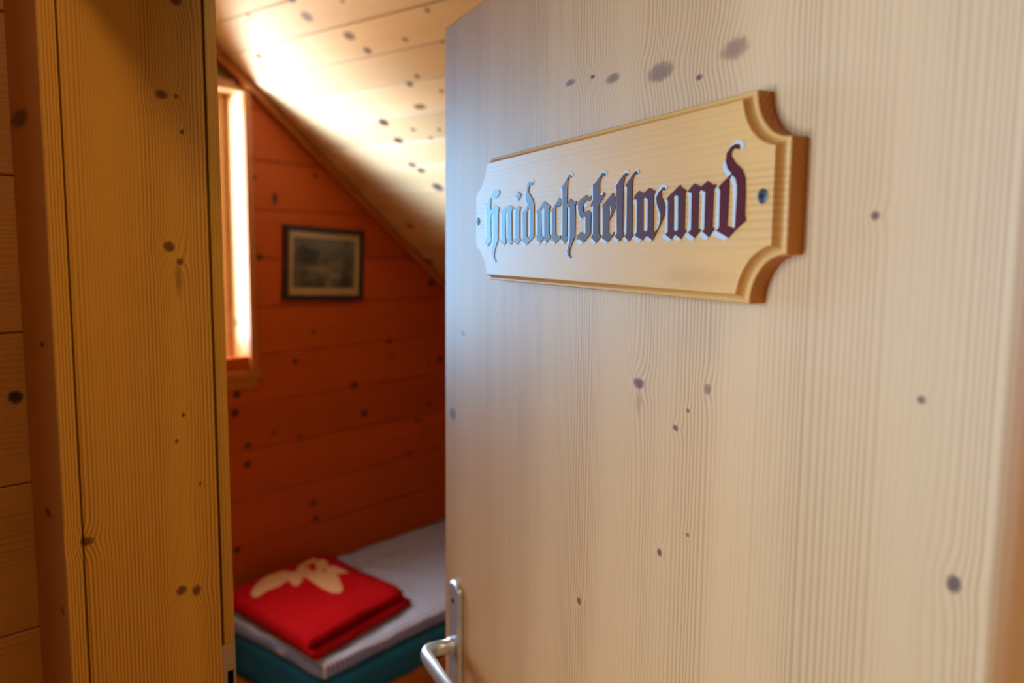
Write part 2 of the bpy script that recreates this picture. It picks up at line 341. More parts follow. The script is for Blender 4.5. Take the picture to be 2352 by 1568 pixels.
# sloping ceiling with planks running away from that wall
mb = MB(); p = [(-.16, -2.9), (3.5, -2.9), (3.5, 1.6), (-.16, 1.6)]
mb.prism(p, CO, EX, CV, CN, .019, .10); ceil = struct(mb.build('ceiling', M_BACK), 'sloping pine plank ceiling brightly lit above the bed', 'ceiling')
PWD = .0945*math.sqrt(1+SL*SL); v0 = -1.061*math.sqrt(1+SL*SL)
k = -14
while v0+k*PWD < 1.25:
    v = v0+k*PWD
    p = [(.001, v+.0014), (3.38, v+.0014), (3.38, v+PWD-.0014), (.001, v+PWD-.0014)]
    p = clip(p, -EX.y, -CV.y, CO.y-.018)
    if p: MB().prism(p, CO, EX, CV, CN*-1, -.019, 0, .0016).build('plank', M_CEIL, ceil)
    k += 1
# moulding in the corner of wall and slope
mb = MB(); mb.obox(CO, EX, CV, CN*-1, (.0005, .026), (-2.1, 1.2), (.0005, .030), .006)
struct(mb.build('trim_2', M_ROOMTRIM), 'orange wooden corner moulding between sloping ceiling and bedroom wall', 'moulding')
mb = MB(); mb.prism([(-.02, 0), (3.4, 0), (3.4, .78), (-.02, .78)], RO+EY*1.0, EX, Z, EY, 0, .1); struct(mb.build('wall_back', M_WALL), 'low boarded knee wall at the far end of the bed', 'wall')
mb = MB(); mb.prism([(-2.1, 0), (1.1, 0), (1.1, .75), (-2.1, 3.05)], RO+EX*3.4, EY, Z, EX, 0, .1); struct(mb.build('wall_right', M_WALL), 'boarded bedroom wall behind the open door', 'wall')

# wall with the doorway
OX0, OX1, OZ = -.042, .887, 1.945
mb = MB()
for a, b in (((-1.83, -.153, 0), (OX0, .012, 3.3)), ((OX1, -.153, 0), (3.3, .012, 3.3)), ((OX0, -.153, OZ), (OX1, .012, 3.3))): mb.box(a, b)
struct(mb.build('wall_front', M_BACK), 'boarded wall around the doorway', 'wall')
# end wall of the hall at the left, boarded, with a window beyond the frame
HX = -.1135
mb = MB()
for y, z in (((-2.65, HY0-.02), (0, 2.55)), ((HY1+.02, -.1535), (0, 2.55)), ((HY0-.02, HY1+.02), (0, HZ0-.02)), ((HY0-.02, HY1+.02), (HZ1+.02, 2.55))): mb.box((HX-.13, y[0], z[0]), (HX-.0185, y[1], z[1]))
wall_h = struct(mb.build('wall_end', M_BACK), 'dark honey coloured board wall at the left edge beside the door casing', 'wall')
z = 1.847-.171*11
while z < 2.44:
    for y0, y1 in ((-2.5, HY0-.02), (HY1+.02, -.1545)) if HZ0-.1 < z+.08 < HZ1+.1 else ((-2.5, -.1545),):
        MB().prism([(y0, max(z, 0)+.0006), (y1, max(z, 0)+.0006), (y1, min(z+.1704, 2.448)), (y0, min(z+.1704, 2.448))], Vector((HX, 0, 0)), Y_, Z, X_, -.018, 0, .0018).build('board', M_HALL, wall_h)
    z += .171
struct(MB().box((HX-.13, -2.65, 0), (2.75, -2.5, 2.55)).build('wall_rear', M_HALL), 'boarded rear wall of the hall', 'wall')
struct(MB().box((2.6, -2.5, 0), (2.75, -.153, 2.55)).build('wall_far_right', M_HALL), 'boarded right end wall of the hall', 'wall')
struct(MB().box((HX-.018, -2.5, 2.45), (2.6, -.153, 2.55)).build('ceiling_hall', M_HALL), 'flat boarded hall ceiling', 'ceiling')

# ------------------------------------------------------------------ windows
def window(name, label, org, U, N, y, z, depth, wm, cas):
    """U along the wall, N into the room; opening y x z, lining to -depth"""
    r = empty(name, org+U*((y[0]+y[1])/2)+Z*z[0]-N*.06); struct(r, label, 'window')
    def P(nm, us, zs, ns, mat=wm, par=r, c=.002): return MB().obox(org, U, Z, N, us, zs, ns, c).build(nm, mat, par)
    for a in ((y[0]-.018, y[0]), (y[1], y[1]+.018)): P('lining', a, (z[0], z[1]), (-depth, 0), c=0)
    P('lining', (y[0]-.018, y[1]+.018), (z[1], z[1]+.018), (-depth, 0), c=0)
    P('sill', (y[0]-.018, y[1]+.0), (z[0]-.018, z[0]), (-depth, 0), M_WHITE if name == 'window_1' else wm)
    P('sill_nosing', (y[0]-.045, y[1]+.045), (z[0]-.030, z[0]-.0005 if cas else z[0]), (.0005, .014), M_ROOMTRIM if cas else wm)
    if cas:
        P('casing', (y[1]+.001, y[1]+.029), (z[0], z[1]+.002), (.0005, .016), M_ROOMTRIM)
        P('casing', (y[0]-.055, y[0]-.001), (z[0], z[1]+.055), (.0005, .016), M_ROOMTRIM)
        P('casing', (y[0]-.054, y[1]-.03), (z[1]+.002, z[1]+.03), (.0005, .016), M_ROOMTRIM)
        P('apron', (y[0]-.04, y[1]+.029), (z[0]-.062, z[0]-.0305), (.0005, .010), M_ROOMTRIM)
    d0, d1 = -depth+.005, -depth+.045
    P('sash_stile', (y[0], y[0]+.05), z, (d0, d1)); P('sash_stile', (y[1]-.05, y[1]), z, (d0, d1))
    P('sash_rail', (y[0]+.05, y[1]-.05), (z[0], z[0]+.055), (d0, d1)); P('sash_rail', (y[0]+.05, y[1]-.05), (z[1]-.05, z[1]), (d0, d1))
    P('pane', (y[0]+.05, y[1]-.05), (z[0]+.055, z[1]-.05), (d0+.015, d0+.019), M_GLASS, c=0)
    return r
window('window_1', 'bright bedroom window with pine lining and orange casing beside the picture', RO, EY, EX, (WY0, WY1), (WZ0, WZ1), .145, M_WINWOOD, True)
window('window_2', 'small pine hall window in the board wall left of the doorway', Vector((HX, 0, 0)), Y_, X_, (HY0, HY1), (HZ0, HZ1), .125, M_WINWOOD, False)

# ------------------------------------------------------------------ door frame
fr = empty('trim_1', (.4, -.08, 0)); struct(fr, 'amber pine door frame with wide reveal, casing and strike plate', 'door frame')
def fb(nm, a, b, mat=M_JAMB, par=fr, c=.0):
    mb = MB(); mb.box(a, b); o = mb.build(nm, mat, par)
    if c > 0:
        md = o.modifiers.new('edge', 'BEVEL'); md.width = c; md.segments = 3; md.limit_method = 'ANGLE'
    return o
jl = fb('jamb', (-.032, -.1535, 0), (0, -.007, 1.94), c=.0018)
fb('jamb_rebate', (-.041, .0010, 0), (-.012, .015, 1.94), c=.0012)
part_label(fb('seal', (-.041, -.0068, 0), (-.0195, .0008, 1.94), M_SEAL), 'dark brown rubber door seal')
fb('casing', (-.1125, -.172, 0), (-.0042, -.1550, 2.02), M_CASING, c=.001)
fb('casing_lit_edge', (-.0042, -.172, 0), (-.0008, -.1550, 2.02), M_JAMB, c=.0012)  # casing's inner edge, its light put in by the paler jamb colour
fb('jamb', (.845, -.1535, 0), (.877, -.007, 1.94), c=.0018)
fb('jamb_rebate', (.857, -.0068, 0), (.886, .015, 1.94), c=.0015)
fb('casing', (.844, -.172, 0), (.954, -.1550, 2.02), M_CASING, c=.0045)
fb('head_jamb', (.0002, -.1535, 1.908), (.8448, -.007, 1.94), c=.0018)
fb('head_casing', (-.0006, -.172, 1.907), (.8438, -.155, 2.02), M_CASING, c=.0035)
# strike plate let into the rebate strip
sp = MB(); yo, yi = -.0045, .0145
def sbox(y, z): sp.box((-.0125, y[0], z[0]), (-.0112, y[1], z[1]))
sbox((yo, yi), (1.083, 1.118)); sbox((yo, .0035), (.985, 1.083)); sbox((.0115, yi), (.985, 1.083)); sbox((yo, yi), (.95, .985))
spo = part_label(sp.build('strike_plate', M_STEEL, fr), 'dull metal strike plate in the door frame')
MB().box((-.0124, .0035, .985), (-.0120, .0115, 1.083)).build('latch_hole', M_HOLE, spo)

# ------------------------------------------------------------------ door
DTOP = on_door(1025, 62)[1]
door = empty('door_1', P0+DT*.415+Z*.0); struct(door, 'pale knotty pine door standing ajar with a carved name board', 'door')
lf = MB(); lf.obox(P0-DN*.04, DT, Z, DN, (0, .83), (.012, DTOP), (0, .04)); leaf = lf.build('leaf', M_DOOR, door)
md = leaf.modifiers.new('edge', 'BEVEL'); md.width = .0022; md.segments = 3
# handle: long plate and bent lever
def D(t, z, n=0.0): return P0 + DT*t + Z*z + DN*n
pts = []; PT, PZ0, PZ1, PR = .055, .925, 1.154, .0195
for i in range(13): a = math.pi*i/12; pts.append((PT+PR*math.cos(a), PZ1-PR*.55+PR*.55*math.sin(a)))
for i in range(13): a = math.pi+math.pi*i/12; pts.append((PT+PR*math.cos(a), PZ0+PR*.55+PR*.55*math.sin(a)))
pl = MB(); k = len(pts); rings = [(0, 0), (0, .0045), (.0016, .0070), (.0045, .0082)]
vs = [D(q[0], q[1], n+.0001) for i, n in rings for q in inset(pts, i)] if True else []
fs = [tuple(range(k))[::-1], tuple(range(3*k, 4*k))]+[(r*k+i, r*k+(i+1) % k, (r+1)*k+(i+1) % k, (r+1)*k+i) for r in range(3) for i in range(k)]
pl.add(vs, fs); plate = part_label(pl.build('handle_plate', M_ALU, door), 'aluminium handle back plate')
for pf in plate.data.polygons: pf.use_smooth = len(pf.vertices) == 4
sc = MB(); sc.tube([D(PT, 1.128, .008), D(PT, 1.128, .0092)], [.0042, .0036], 14); sc.build('screw', M_SCREW, plate)
# lever: neck straight out, smooth bend, then along the door towards the hinge
LZ = 1.064; path = []; rad = []
for n in (.008, .014, .0145, .030): path.append(D(PT, LZ, n)); rad.append((.0115, .0115) if n < .0143 else (.0092, .0098))
R = .022
for i in range(1, 11):
    a = math.pi/2*i/10; path.append(D(PT+R*(1-math.cos(a)), LZ+.002*math.sin(a), .030+R*math.sin(a))); rad.append((.0088-.0012*i/10, .0098+.0012*i/10))
for i in range(1, 13):
    s = i/12; path.append(D(PT+R+.095*s, LZ+.002-.004*s*s, .052-.006*s*s+.002*s)); rad.append((.0076-.0012*s, .0110+.001*math.sin(s*3)))
path.append(D(PT+R+.0985, LZ-.002, .0478)); rad.append((.003, .006))
lv = MB(); lv.tube(path, rad, 20); lever = lv.build('lever', M_ALU, plate, smooth=True)
for hz in (.25, 1.62):          # hinge barrels on the room side
    h = MB(); h.tube([D(.845, hz, -.046), D(.845, hz+.09, -.046)], [.007, .007], 12); h.build('hinge', M_STEEL, door)

# ------------------------------------------------------------------ name sign
ST0, ST1, SZ0, SZ1, SR, SN = .160, .664, 1.567, 1.702, .032, .0202
sign = empty('name_sign', D((ST0+ST1)/2, SZ0, 0)); tag(sign, 'honey pine name board with concave corners screwed to the door', 'sign')
def outline(i, n=14):
    r = SR+i; a0 = math.asin(min(1, i/r)) if i > 0 else 0.0; out = []
    for (cx, cz, st) in ((ST1, SZ0, 180), (ST1, SZ1, 270), (ST0, SZ1, 0), (ST0, SZ0, 90)):
        for q in range(n+1):
            # concave arc, traversed so that the outline runs counter-clockwise
            a = math.radians(st)-a0-(math.pi/2-2*a0)*q/n
            out.append((cx+r*math.cos(a), cz+r*math.sin(a)))
    return out
prof = [(0, 0.0002), (0, .0122), (.0007, .0130), (.0014, .0131)] + [(.0014+.0042*math.sin(math.pi/2*q/6), .0131+.0062*(1-math.cos(math.pi/2*q/6))) for q in range(1, 7)] + [(.0060, .0200), (.0066, SN)]
ol = [outline(i) for i, n in prof]; k = len(ol[0])
vs = [D(q[0], q[1], n) for (i, n), o_ in zip(prof, ol) for q in o_]
fs = [(r*k+i, r*k+(i+1) % k, (r+1)*k+(i+1) % k, (r+1)*k+i) for r in range(len(prof)-1) for i in range(k)]
fs += [tuple(range(k))[::-1], tuple(range((len(prof)-1)*k, len(prof)*k))]
bo = mk('board', vs, fs, M_SIGN, sign)
bo.data.materials.append(M_SIGNEND)
for pf in bo.data.polygons:
    if len(pf.vertices) == 4 and max(pf.vertices) < 2*k:
        vv = [bo.data.vertices[i].co for i in pf.vertices]
        if abs(pf.normal.dot(DT)) > .25: pf.material_index = 1
# letters traced as outlines on the face of the board (three zoomed views of the photo)
ZA = lambda p: (1080+p[0]/4.9, 300+p[1]/4.9)
ZB = lambda p: (1300+p[0]/6.535, 360+p[1]/6.535)
ZD = lambda p: (1500+p[0]/5.6, 300+p[1]/5.6)
def flat(name, polys, zf, n0, n1, mat, parent):
    mb = MB()
    for poly in polys:
        loops = poly if isinstance(poly[0], list) else [poly]
        L = [[on_door(*zf(q), SN) for q in lp] for lp in loops]
        tri = tessellate_polygon([[Vector((q[0], q[1], 0)) for q in lp] for lp in L])
        fl = [q for lp in L for q in lp]; b = len(fl)
        v = [D(q[0], q[1], n0) for q in fl]+[D(q[0], q[1], n1) for q in fl]
        f = [tuple(i+b for i in t) for t in tri]; off = 0
        for lp in L:
            m_ = len(lp)
            for i in range(m_): f.append((off+i, off+(i+1) % m_, b+off+(i+1) % m_, b+off+i))
            off += m_
        mb.add(v, f)
    return mb.build(name, mat, parent)
LET = [
 (ZA, [[(180,830),(215,780),(235,760),(231,850),(234,900),(280,842),(330,858),(318,920),(315,1230),(290,1310),(275,1370),(272,1430),(298,1468),(285,1480),(262,1450),(250,1390),(255,1300),(265,1230),(265,930),(236,960),(238,1200),(243,1235),(208,1290),(172,1250),(190,1210),(190,1000)], [(245,725),(270,665),(300,672),(330,668),(335,710),(300,755),(262,760)]],
  [[(238,965),(262,935),(265,1230),(255,1300),(245,1290),(245,1000)], [(165,850),(180,832),(189,1000),(188,1200),(170,1200)], [(165,1262),(205,1295),(195,1312),(155,1275)]]),
 (ZA, [[(352,925),(395,865),(440,840),(488,862),(470,910),(472,1230),(485,1245),(458,1285),(435,1250),(428,1215),(428,930),(405,915),(398,960),(398,1215),(412,1240),(395,1280),(345,1245),(358,1215),(360,960)]],
  [[(340,940),(357,930),(359,1215),(340,1220)], [(402,925),(426,930),(427,1215),(412,1220)], [(338,1250),(392,1285),(380,1300),(330,1262)]]),
 (ZA, [[(500,880),(548,845),(572,862),(560,900),(560,1210),(568,1235),(535,1278),(498,1240),(512,1210),(512,900)], [(545,685),(580,722),(545,782),(512,745)]],
  [[(490,900),(510,895),(511,1210),(492,1215)], [(490,1245),(530,1280),(520,1298),(480,1255)], [(500,752),(511,747),(544,785),(540,800),(505,780)]]),
 (ZA, [[[(595,925),(640,860),(655,835),(632,790),(628,735),(640,665),(652,605),(672,572),(692,570),(708,592),(700,612),(680,606),(666,635),(660,690),(690,740),(716,790),(723,850),(722,1195),(645,1278),(585,1232),(598,1205),(600,960)], [(640,930),(662,868),(680,905),(680,1165),(660,1215),(640,1180)]]],
  [[(575,925),(594,915),(597,1200),(578,1205)], [(664,875),(679,905),(679,1165),(662,1205),(662,950)], [(575,1240),(640,1280),(625,1300),(565,1250)], [(616,700),(638,655),(627,735),(632,790),(653,835),(640,850),(612,780)], [(652,590),(680,552),(710,550),(718,580),(708,605),(694,569),(672,571)]]),
 (ZA, [[(750,920),(835,795),(905,850),(893,890),(893,1165),(910,1200),(865,1258),(838,1215),(838,880),(825,860),(802,900),(802,1170),(832,1205),(795,1262),(748,1205),(765,1170),(765,925)]],
  [[(735,935),(762,928),(764,1170),(742,1175)], [(804,900),(824,862),(837,880),(837,1190),(815,1192)], [(735,1225),(790,1265),(780,1285),(725,1240)], [(838,1228),(862,1262),(850,1285),(815,1250)]]),
 (ZA, [[(918,905),(1005,758),(1040,795),(1005,860),(985,840),(965,880),(965,1170),(1000,1195),(1020,1180),(1018,1215),(965,1262),(915,1205),(925,1170),(925,920)]],
  [[(900,905),(917,908),(924,920),(924,1170),(902,1175)], [(905,1225),(960,1265),(945,1285),(890,1240)]]),
 (ZA, [[(1030,640),(1075,580),(1110,505),(1130,490),(1142,510),(1140,525),(1115,530),(1105,560),(1100,620),(1095,780),(1095,820),(1130,765),(1165,795),(1205,790),(1190,840),(1183,1200),(1150,1270),(1125,1340),(1120,1390),(1140,1420),(1130,1432),(1100,1400),(1098,1350),(1115,1280),(1128,1200),(1128,870),(1112,850),(1095,870),(1092,1180),(1110,1205),(1070,1262),(1025,1205),(1045,1175),(1045,660)]],
  [[(1014,655),(1029,642),(1044,662),(1043,1170),(1020,1175),(1030,900),(1028,700)], [(1085,562),(1105,498),(1130,465),(1160,475),(1162,500),(1145,525),(1142,508),(1130,488),(1108,505)], [(1097,872),(1112,853),(1127,872),(1127,1200),(1114,1280),(1097,1350),(1090,1340),(1105,1200),(1105,885)], [(1084,1370),(1096,1360),(1100,1402),(1130,1435),(1120,1443),(1088,1420)], [(1015,1220),(1065,1265),(1050,1287),(1003,1238)]]),
 (ZB, [[(310,572),(345,618),(388,585),(395,625),(350,668),(320,640),(265,700),(270,830),(345,805),(385,850),(378,1150),(270,1285),(215,1240),(165,1245),(175,1180),(230,1125),(292,1175),(300,1150),(300,905),(275,890),(230,925),(195,830),(185,700),(225,640)]],
  [[(183,690),(193,830),(229,927),(274,892),(235,955),(200,930),(165,830),(158,740)], [(272,905),(295,903),(299,920),(298,1150),(282,1150)], [(268,705),(330,712),(345,720),(300,765),(270,740)], [(165,1250),(214,1243),(257,1280),(242,1315),(200,1310),(160,1280)]]),
 (ZB, [[(412,425),(460,375),(510,300),(545,245),(590,235),(600,270),(580,285),(545,300),(520,350),(512,400),(515,590),(560,570),(570,530),(585,545),(580,590),(520,690),(500,720),(500,1150),(530,1190),(460,1290),(385,1215),(415,1150),(415,730),(378,745),(380,710),(415,650)]],
  [[(385,480),(410,432),(414,500),(414,640),(395,665),(390,560)], [(393,745),(414,735),(413,1150),(388,1190),(392,900)], [(358,1240),(386,1220),(447,1280),(440,1320),(415,1310),(355,1265)], [(440,392),(500,295),(545,222),(590,198),(622,230),(612,268),(599,262),(590,233),(545,242),(508,300),(458,375)], [(520,560),(545,533),(566,540),(558,568),(530,580)], [(502,722),(522,692),(580,600),(565,650),(515,722)]]),
 (ZB, [[[(560,720),(640,625),(710,545),(745,600),(757,680),(750,770),(700,880),(650,960),(650,1150),(690,1180),(730,1125),(725,1165),(635,1278),(545,1215),(560,1165)], [(655,690),(670,740),(692,800),(675,880),(652,925)]]],
  [[(528,790),(550,765),(559,800),(557,1160),(530,1165),(528,1000)], [(510,1245),(542,1222),(622,1272),(605,1305),(560,1290),(500,1260)], [(656,705),(669,742),(690,800),(678,840),(668,800)]]),
 (ZB, [[(765,425),(800,370),(870,270),(910,240),(938,255),(930,280),(890,310),(878,380),(865,500),(860,1140),(880,1165),(815,1265),(745,1195),(772,1150)]],
  [[(725,470),(750,450),(766,480),(770,800),(771,1140),(745,1190),(738,1150),(755,800),(755,520)], [(700,1225),(744,1200),(797,1255),(785,1295),(760,1285),(705,1245)], [(868,262),(895,212),(930,200),(958,230),(948,268),(938,252),(910,238)], [(738,425),(775,370),(798,368),(764,424),(750,448)]]),
 (ZB, [[(905,425),(940,370),(1020,250),(1055,215),(1085,235),(1070,260),(1035,275),(1015,330),(1005,420),(1000,1140),(1020,1170),(955,1265),(888,1195),(915,1150),(925,460)]],
  [[(875,465),(903,440),(924,462),(920,800),(913,1140),(890,1170),(878,1120),(895,800),(895,520)], [(858,1230),(886,1202),(935,1258),(920,1290),(890,1275)], [(1015,238),(1050,185),(1085,182),(1110,215),(1098,258),(1085,233),(1055,213)]]),
 (ZB, [[[(1025,640),(1045,575),(1105,508),(1172,548),(1262,462),(1348,515),(1328,570),(1318,1110),(1350,1125),(1400,1050),(1420,960),(1425,870),(1370,700),(1362,610),(1400,530),(1440,490),(1460,455),(1490,458),(1503,490),(1490,505),(1465,485),(1440,520),(1445,610),(1490,690),(1505,760),(1490,870),(1430,1010),(1308,1252),(1220,1185),(1155,1252),(1040,1180),(1070,1140),(1075,650),(1045,625)], [(1165,640),(1200,610),(1235,640),(1232,1095),(1195,1130),(1162,1100)]]],
  [[(1010,680),(1040,640),(1074,655),(1070,1000),(1069,1125),(1036,1172),(1025,1130),(1045,1000),(1042,700),(1015,705)], [(1005,1205),(1040,1186),(1130,1240),(1125,1270),(1115,1295),(1080,1285),(1000,1235)], [(1170,640),(1200,613),(1234,642),(1231,1095),(1205,1120),(1185,1105),(1195,900),(1198,665)], [(1195,1200),(1222,1190),(1292,1245),(1280,1285),(1250,1285),(1185,1235)], [(1340,570),(1380,500),(1430,430),(1480,405),(1525,430),(1525,470),(1504,492),(1490,456),(1460,453),(1438,488),(1398,530),(1360,610),(1368,700),(1423,870),(1418,960),(1385,1075),(1365,1085),(1390,950),(1390,860),(1335,680)]]),
 (ZD, [[[(180,880),(210,840),(345,705),(358,695),(362,718),(438,768),(420,800),(412,1265),(440,1285),(362,1392),(290,1330),(240,1400),(165,1335),(195,1300),(198,900)], [(270,870),(290,830),(330,840),(328,1270),(295,1300),(268,1265)]]],
  [[(150,890),(178,882),(197,902),(193,1300),(160,1330),(155,1305),(165,1100)], [(135,1330),(163,1337),(238,1398),(220,1425),(180,1410),(125,1385),(122,1355)], [(272,868),(291,832),(329,842),(327,1268),(297,1297),(275,1280),(285,1100),(285,890)], [(285,1345),(330,1365),(360,1394),(345,1420),(300,1410),(268,1390),(268,1365)]]),
 (ZD, [[(455,790),(475,745),(540,678),(625,720),(710,645),(770,690),(825,690),(810,725),(788,760),(770,1240),(800,1260),(722,1370),(640,1295),(665,1265),(680,790),(620,760),(595,800),(585,1255),(622,1275),(540,1380),(455,1310),(495,1270),(505,800)]],
  [[(443,805),(456,792),(504,802),(494,1270),(455,1308),(440,1300),(465,1100),(462,850)], [(420,1320),(456,1314),(540,1384),(505,1418),(460,1400),(408,1352)], [(597,800),(620,763),(679,792),(664,1265),(640,1285),(618,1255),(632,1000),(632,825)], [(605,1315),(639,1298),(718,1372),(690,1410),(655,1400),(595,1350)]]),
 (ZD, [[[(850,720),(1020,550),(965,490),(942,400),(955,290),(1010,205),(1070,170),(1125,175),(1130,215),(1110,240),(1060,228),(1020,265),(1015,330),(1075,420),(1150,490),(1195,600),(1198,800),(1190,1080),(1200,1135),(1195,1160),(1060,1285),(975,1378),(820,1285),(855,1245),(870,770)], [(990,640),(1020,570),(1065,610),(1085,700),(1085,800),(1060,1250),(1045,1255),(960,1220),(975,1000)]]],
  [[(800,750),(840,725),(868,770),(854,1245),(828,1278),(805,1265),(820,1000),(825,800)], [(775,1295),(819,1288),(968,1376),(930,1408),(870,1390),(765,1340)], [(992,635),(1020,573),(1063,612),(1083,702),(1083,800),(1058,1248),(1025,1235),(1035,900),(1030,690)], [(930,370),(941,400),(963,490),(1012,548),(965,590),(915,530),(902,460),(915,400)], [(965,262),(1005,190),(1060,135),(1110,120),(1160,140),(1182,185),(1165,225),(1131,238),(1126,173),(1070,168),(1008,203),(957,285)]]),
]
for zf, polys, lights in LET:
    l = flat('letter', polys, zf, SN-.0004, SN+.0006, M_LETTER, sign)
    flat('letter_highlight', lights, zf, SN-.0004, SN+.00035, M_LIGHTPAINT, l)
for px, py in ((1752, 450), (1098, 509)):
    t_, z_ = on_door(px, py, SN)
    s_ = MB(); s_.tube([D(t_, z_, SN-.002), D(t_, z_, SN+.0004), D(t_, z_, SN+.0009)], [.0046, .0046, .0036], 20); so = s_.build('screw', M_SCREW, sign, smooth=False)
    x = MB(); x.obox(D(t_, z_, SN+.0009), DT, Z, DN, (-.0022, .0022), (-.0007, .0007), (-.0003, .0001)); x.obox(D(t_, z_, SN+.0009), DT, Z, DN, (-.0007, .0007), (-.0022, .0022), (-.0003, .00012)); x.build('screw_slot', M_HOLE, so)

# ------------------------------------------------------------------ picture on the bedroom wall
q = [on_wall(*p) for p in ((649, 517), (831, 529), (831, 690), (648, 688))]
pcx = sum(a.y for a in q)/4; pcz = sum(a.z for a in q)/4
PWi = ((q[1].y-q[0].y)+(q[2].y-q[3].y))/2; PHi = ((q[0].z-q[3].z)+(q[1].z-q[2].z))/2
tilt = math.radians(-2.4)
PU = EY*math.cos(tilt)+Z*math.sin(tilt); PV = Z*math.cos(tilt)-EY*math.sin(tilt); PC = RW(0, pcx, pcz)
pic = empty('framed_picture', PC-PV*PHi/2); tag(pic, 'small dark framed grey landscape print with cream mat on the bedroom wall', 'picture')
def pb(nm, u, v, n, mat, par=pic, c=.003): return MB().obox(PC, PU, PV, EX, u, v, n, c).build(nm, mat, par)
a, b, fwid = PWi/2, PHi/2, .019
pb('frame_rail', (-a, a), (b-fwid, b), (.001, .018), M_FRAME); pb('frame_rail', (-a, a), (-b, -b+fwid), (.001, .018), M_FRAME)
pb('frame_stile', (-a, -a+fwid), (-b+fwid, b-fwid), (.001, .018), M_FRAME); pb('frame_stile', (a-fwid, a), (-b+fwid, b-fwid), (.001, .018), M_FRAME)
pb('mat', (-a+fwid, a-fwid), (-b+fwid, b-fwid), (.002, .006), M_MAT, c=0)
pb('print', (-a+fwid+.024, a-fwid-.024), (-b+fwid+.028, b-fwid-.022), (.006, .0064), print_mat(PC, PU, PV), c=0)
pb('glass', (-a+fwid, a-fwid), (-b+fwid, b-fwid), (.010, .012), M_GLASS, c=0)

# ------------------------------------------------------------------ bed, mattress, quilt, blanket
def slab(mb, x, y, z, r, seg=3, amp=0.0, nx=30, ny=60, freq=6.0, taper=None, rot=0.0):
    """soft rounded slab in the room frame"""
    bm = bmesh.new(); nz = 8
    def coords(lo, hi, n): return [lo+(hi-lo)*i/n for i in range(n+1)]
    xs, ys, zs = coords(x[0], x[1], nx), coords(y[0], y[1], ny), coords(z[0], z[1], nz)
    idx = {}
    def vert(i, j, k):
        if (i, j, k) in idx: return idx[(i, j, k)]
        p = Vector((xs[i], ys[j], zs[k]))
        c = Vector((min(max(p.x, x[0]+r), x[1]-r), min(max(p.y, y[0]+r), y[1]-r), min(max(p.z, z[0]+r), z[1]-r)))
        d = p-c
        if d.length > 1e-6: p = c+d.normalized()*r
        if amp:
            p += Vector((noise.noise(p*freq+Vector((3, 1, 7)))*amp*.7, noise.noise(p*freq+Vector((9, 4, 2)))*amp*.7, noise.noise(p*freq)*amp*(1 if k > 0 else 0)))
        idx[(i, j, k)] = len(mb.v)+len(new); new.append(p); return idx[(i, j, k)]
    new = []; f = []; I, J, K = nx, ny, nz
    base = len(mb.v)
    for i in range(I):
        for j in range(J):
            f.append([vert(i,j,K),vert(i+1,j,K),vert(i+1,j+1,K),vert(i,j+1,K)]); f.append([vert(i,j,0),vert(i,j+1,0),vert(i+1,j+1,0),vert(i+1,j,0)])
    for k_ in range(K):
        for i in range(I):
            f.append([vert(i,0,k_),vert(i+1,0,k_),vert(i+1,0,k_+1),vert(i,0,k_+1)]); f.append([vert(i,J,k_),vert(i,J,k_+1),vert(i+1,J,k_+1),vert(i+1,J,k_)])
        for j in range(J):
            f.append([vert(0,j,k_),vert(0,j,k_+1),vert(0,j+1,k_+1),vert(0,j+1,k_)]); f.append([vert(I,j,k_),vert(I,j+1,k_),vert(I,j+1,k_+1),vert(I,j,k_+1)])
    mb.v += [RW(p.x, p.y, p.z) for p in new]; mb.f += [tuple(q) for q in f]; return mb
BX0, BX1, BY0, BY1 = .012, .70, -1.20, .80
bed = empty('bed', RW(.35, -.2, 0)); tag(bed, 'low orange wooden bed along the boarded wall', 'bed')
def bb(nm, x, y, z, par=bed, c=.003): return rbox(MB(), x, y, z, c).build(nm, M_ROOMTRIM, par)
bb('side_rail', (BX1, BX1+.026), (BY0-.02, BY1+.03), (.10, .245)); bb('side_rail', (.002, .011), (BY0, BY1), (.10, .22))
bb('footboard', (.002, BX1), (BY0-.045, BY0-.022), (.08, .20)); bb('headboard', (.002, BX1), (BY1+.005, BY1+.03), (.08, .5))
bb('slat_base', (BX0, BX1), (BY0-.02, BY1), (.16, .18), c=0)
for x in (.02, BX1-.06):
    for y in (BY0-.018, BY1-.06): bb('leg', (x, x+.05), (y, y+.05), (0, .16))
mt = slab(MB(), (BX0+.002, BX1-.006), (BY0+.0, BY1-.002), (.181, .329), .022, nx=24, ny=50); tag(mt.build('mattress', M_MATTRESS, None, None, True), 'dark teal mattress showing below the checked quilt', 'mattress')
QX1, QY0 = .655, -1.205
ql = MB(); slab(ql, (.008, QX1+.012), (QY0, BY1-.01), (.330, BEDZ+.001), .020, amp=.008, nx=60, ny=150, freq=11)
tag(ql.build('checked_quilt', M_QUILT, None, None, True), 'blue and white fine checked quilt spread over the bed', 'quilt')
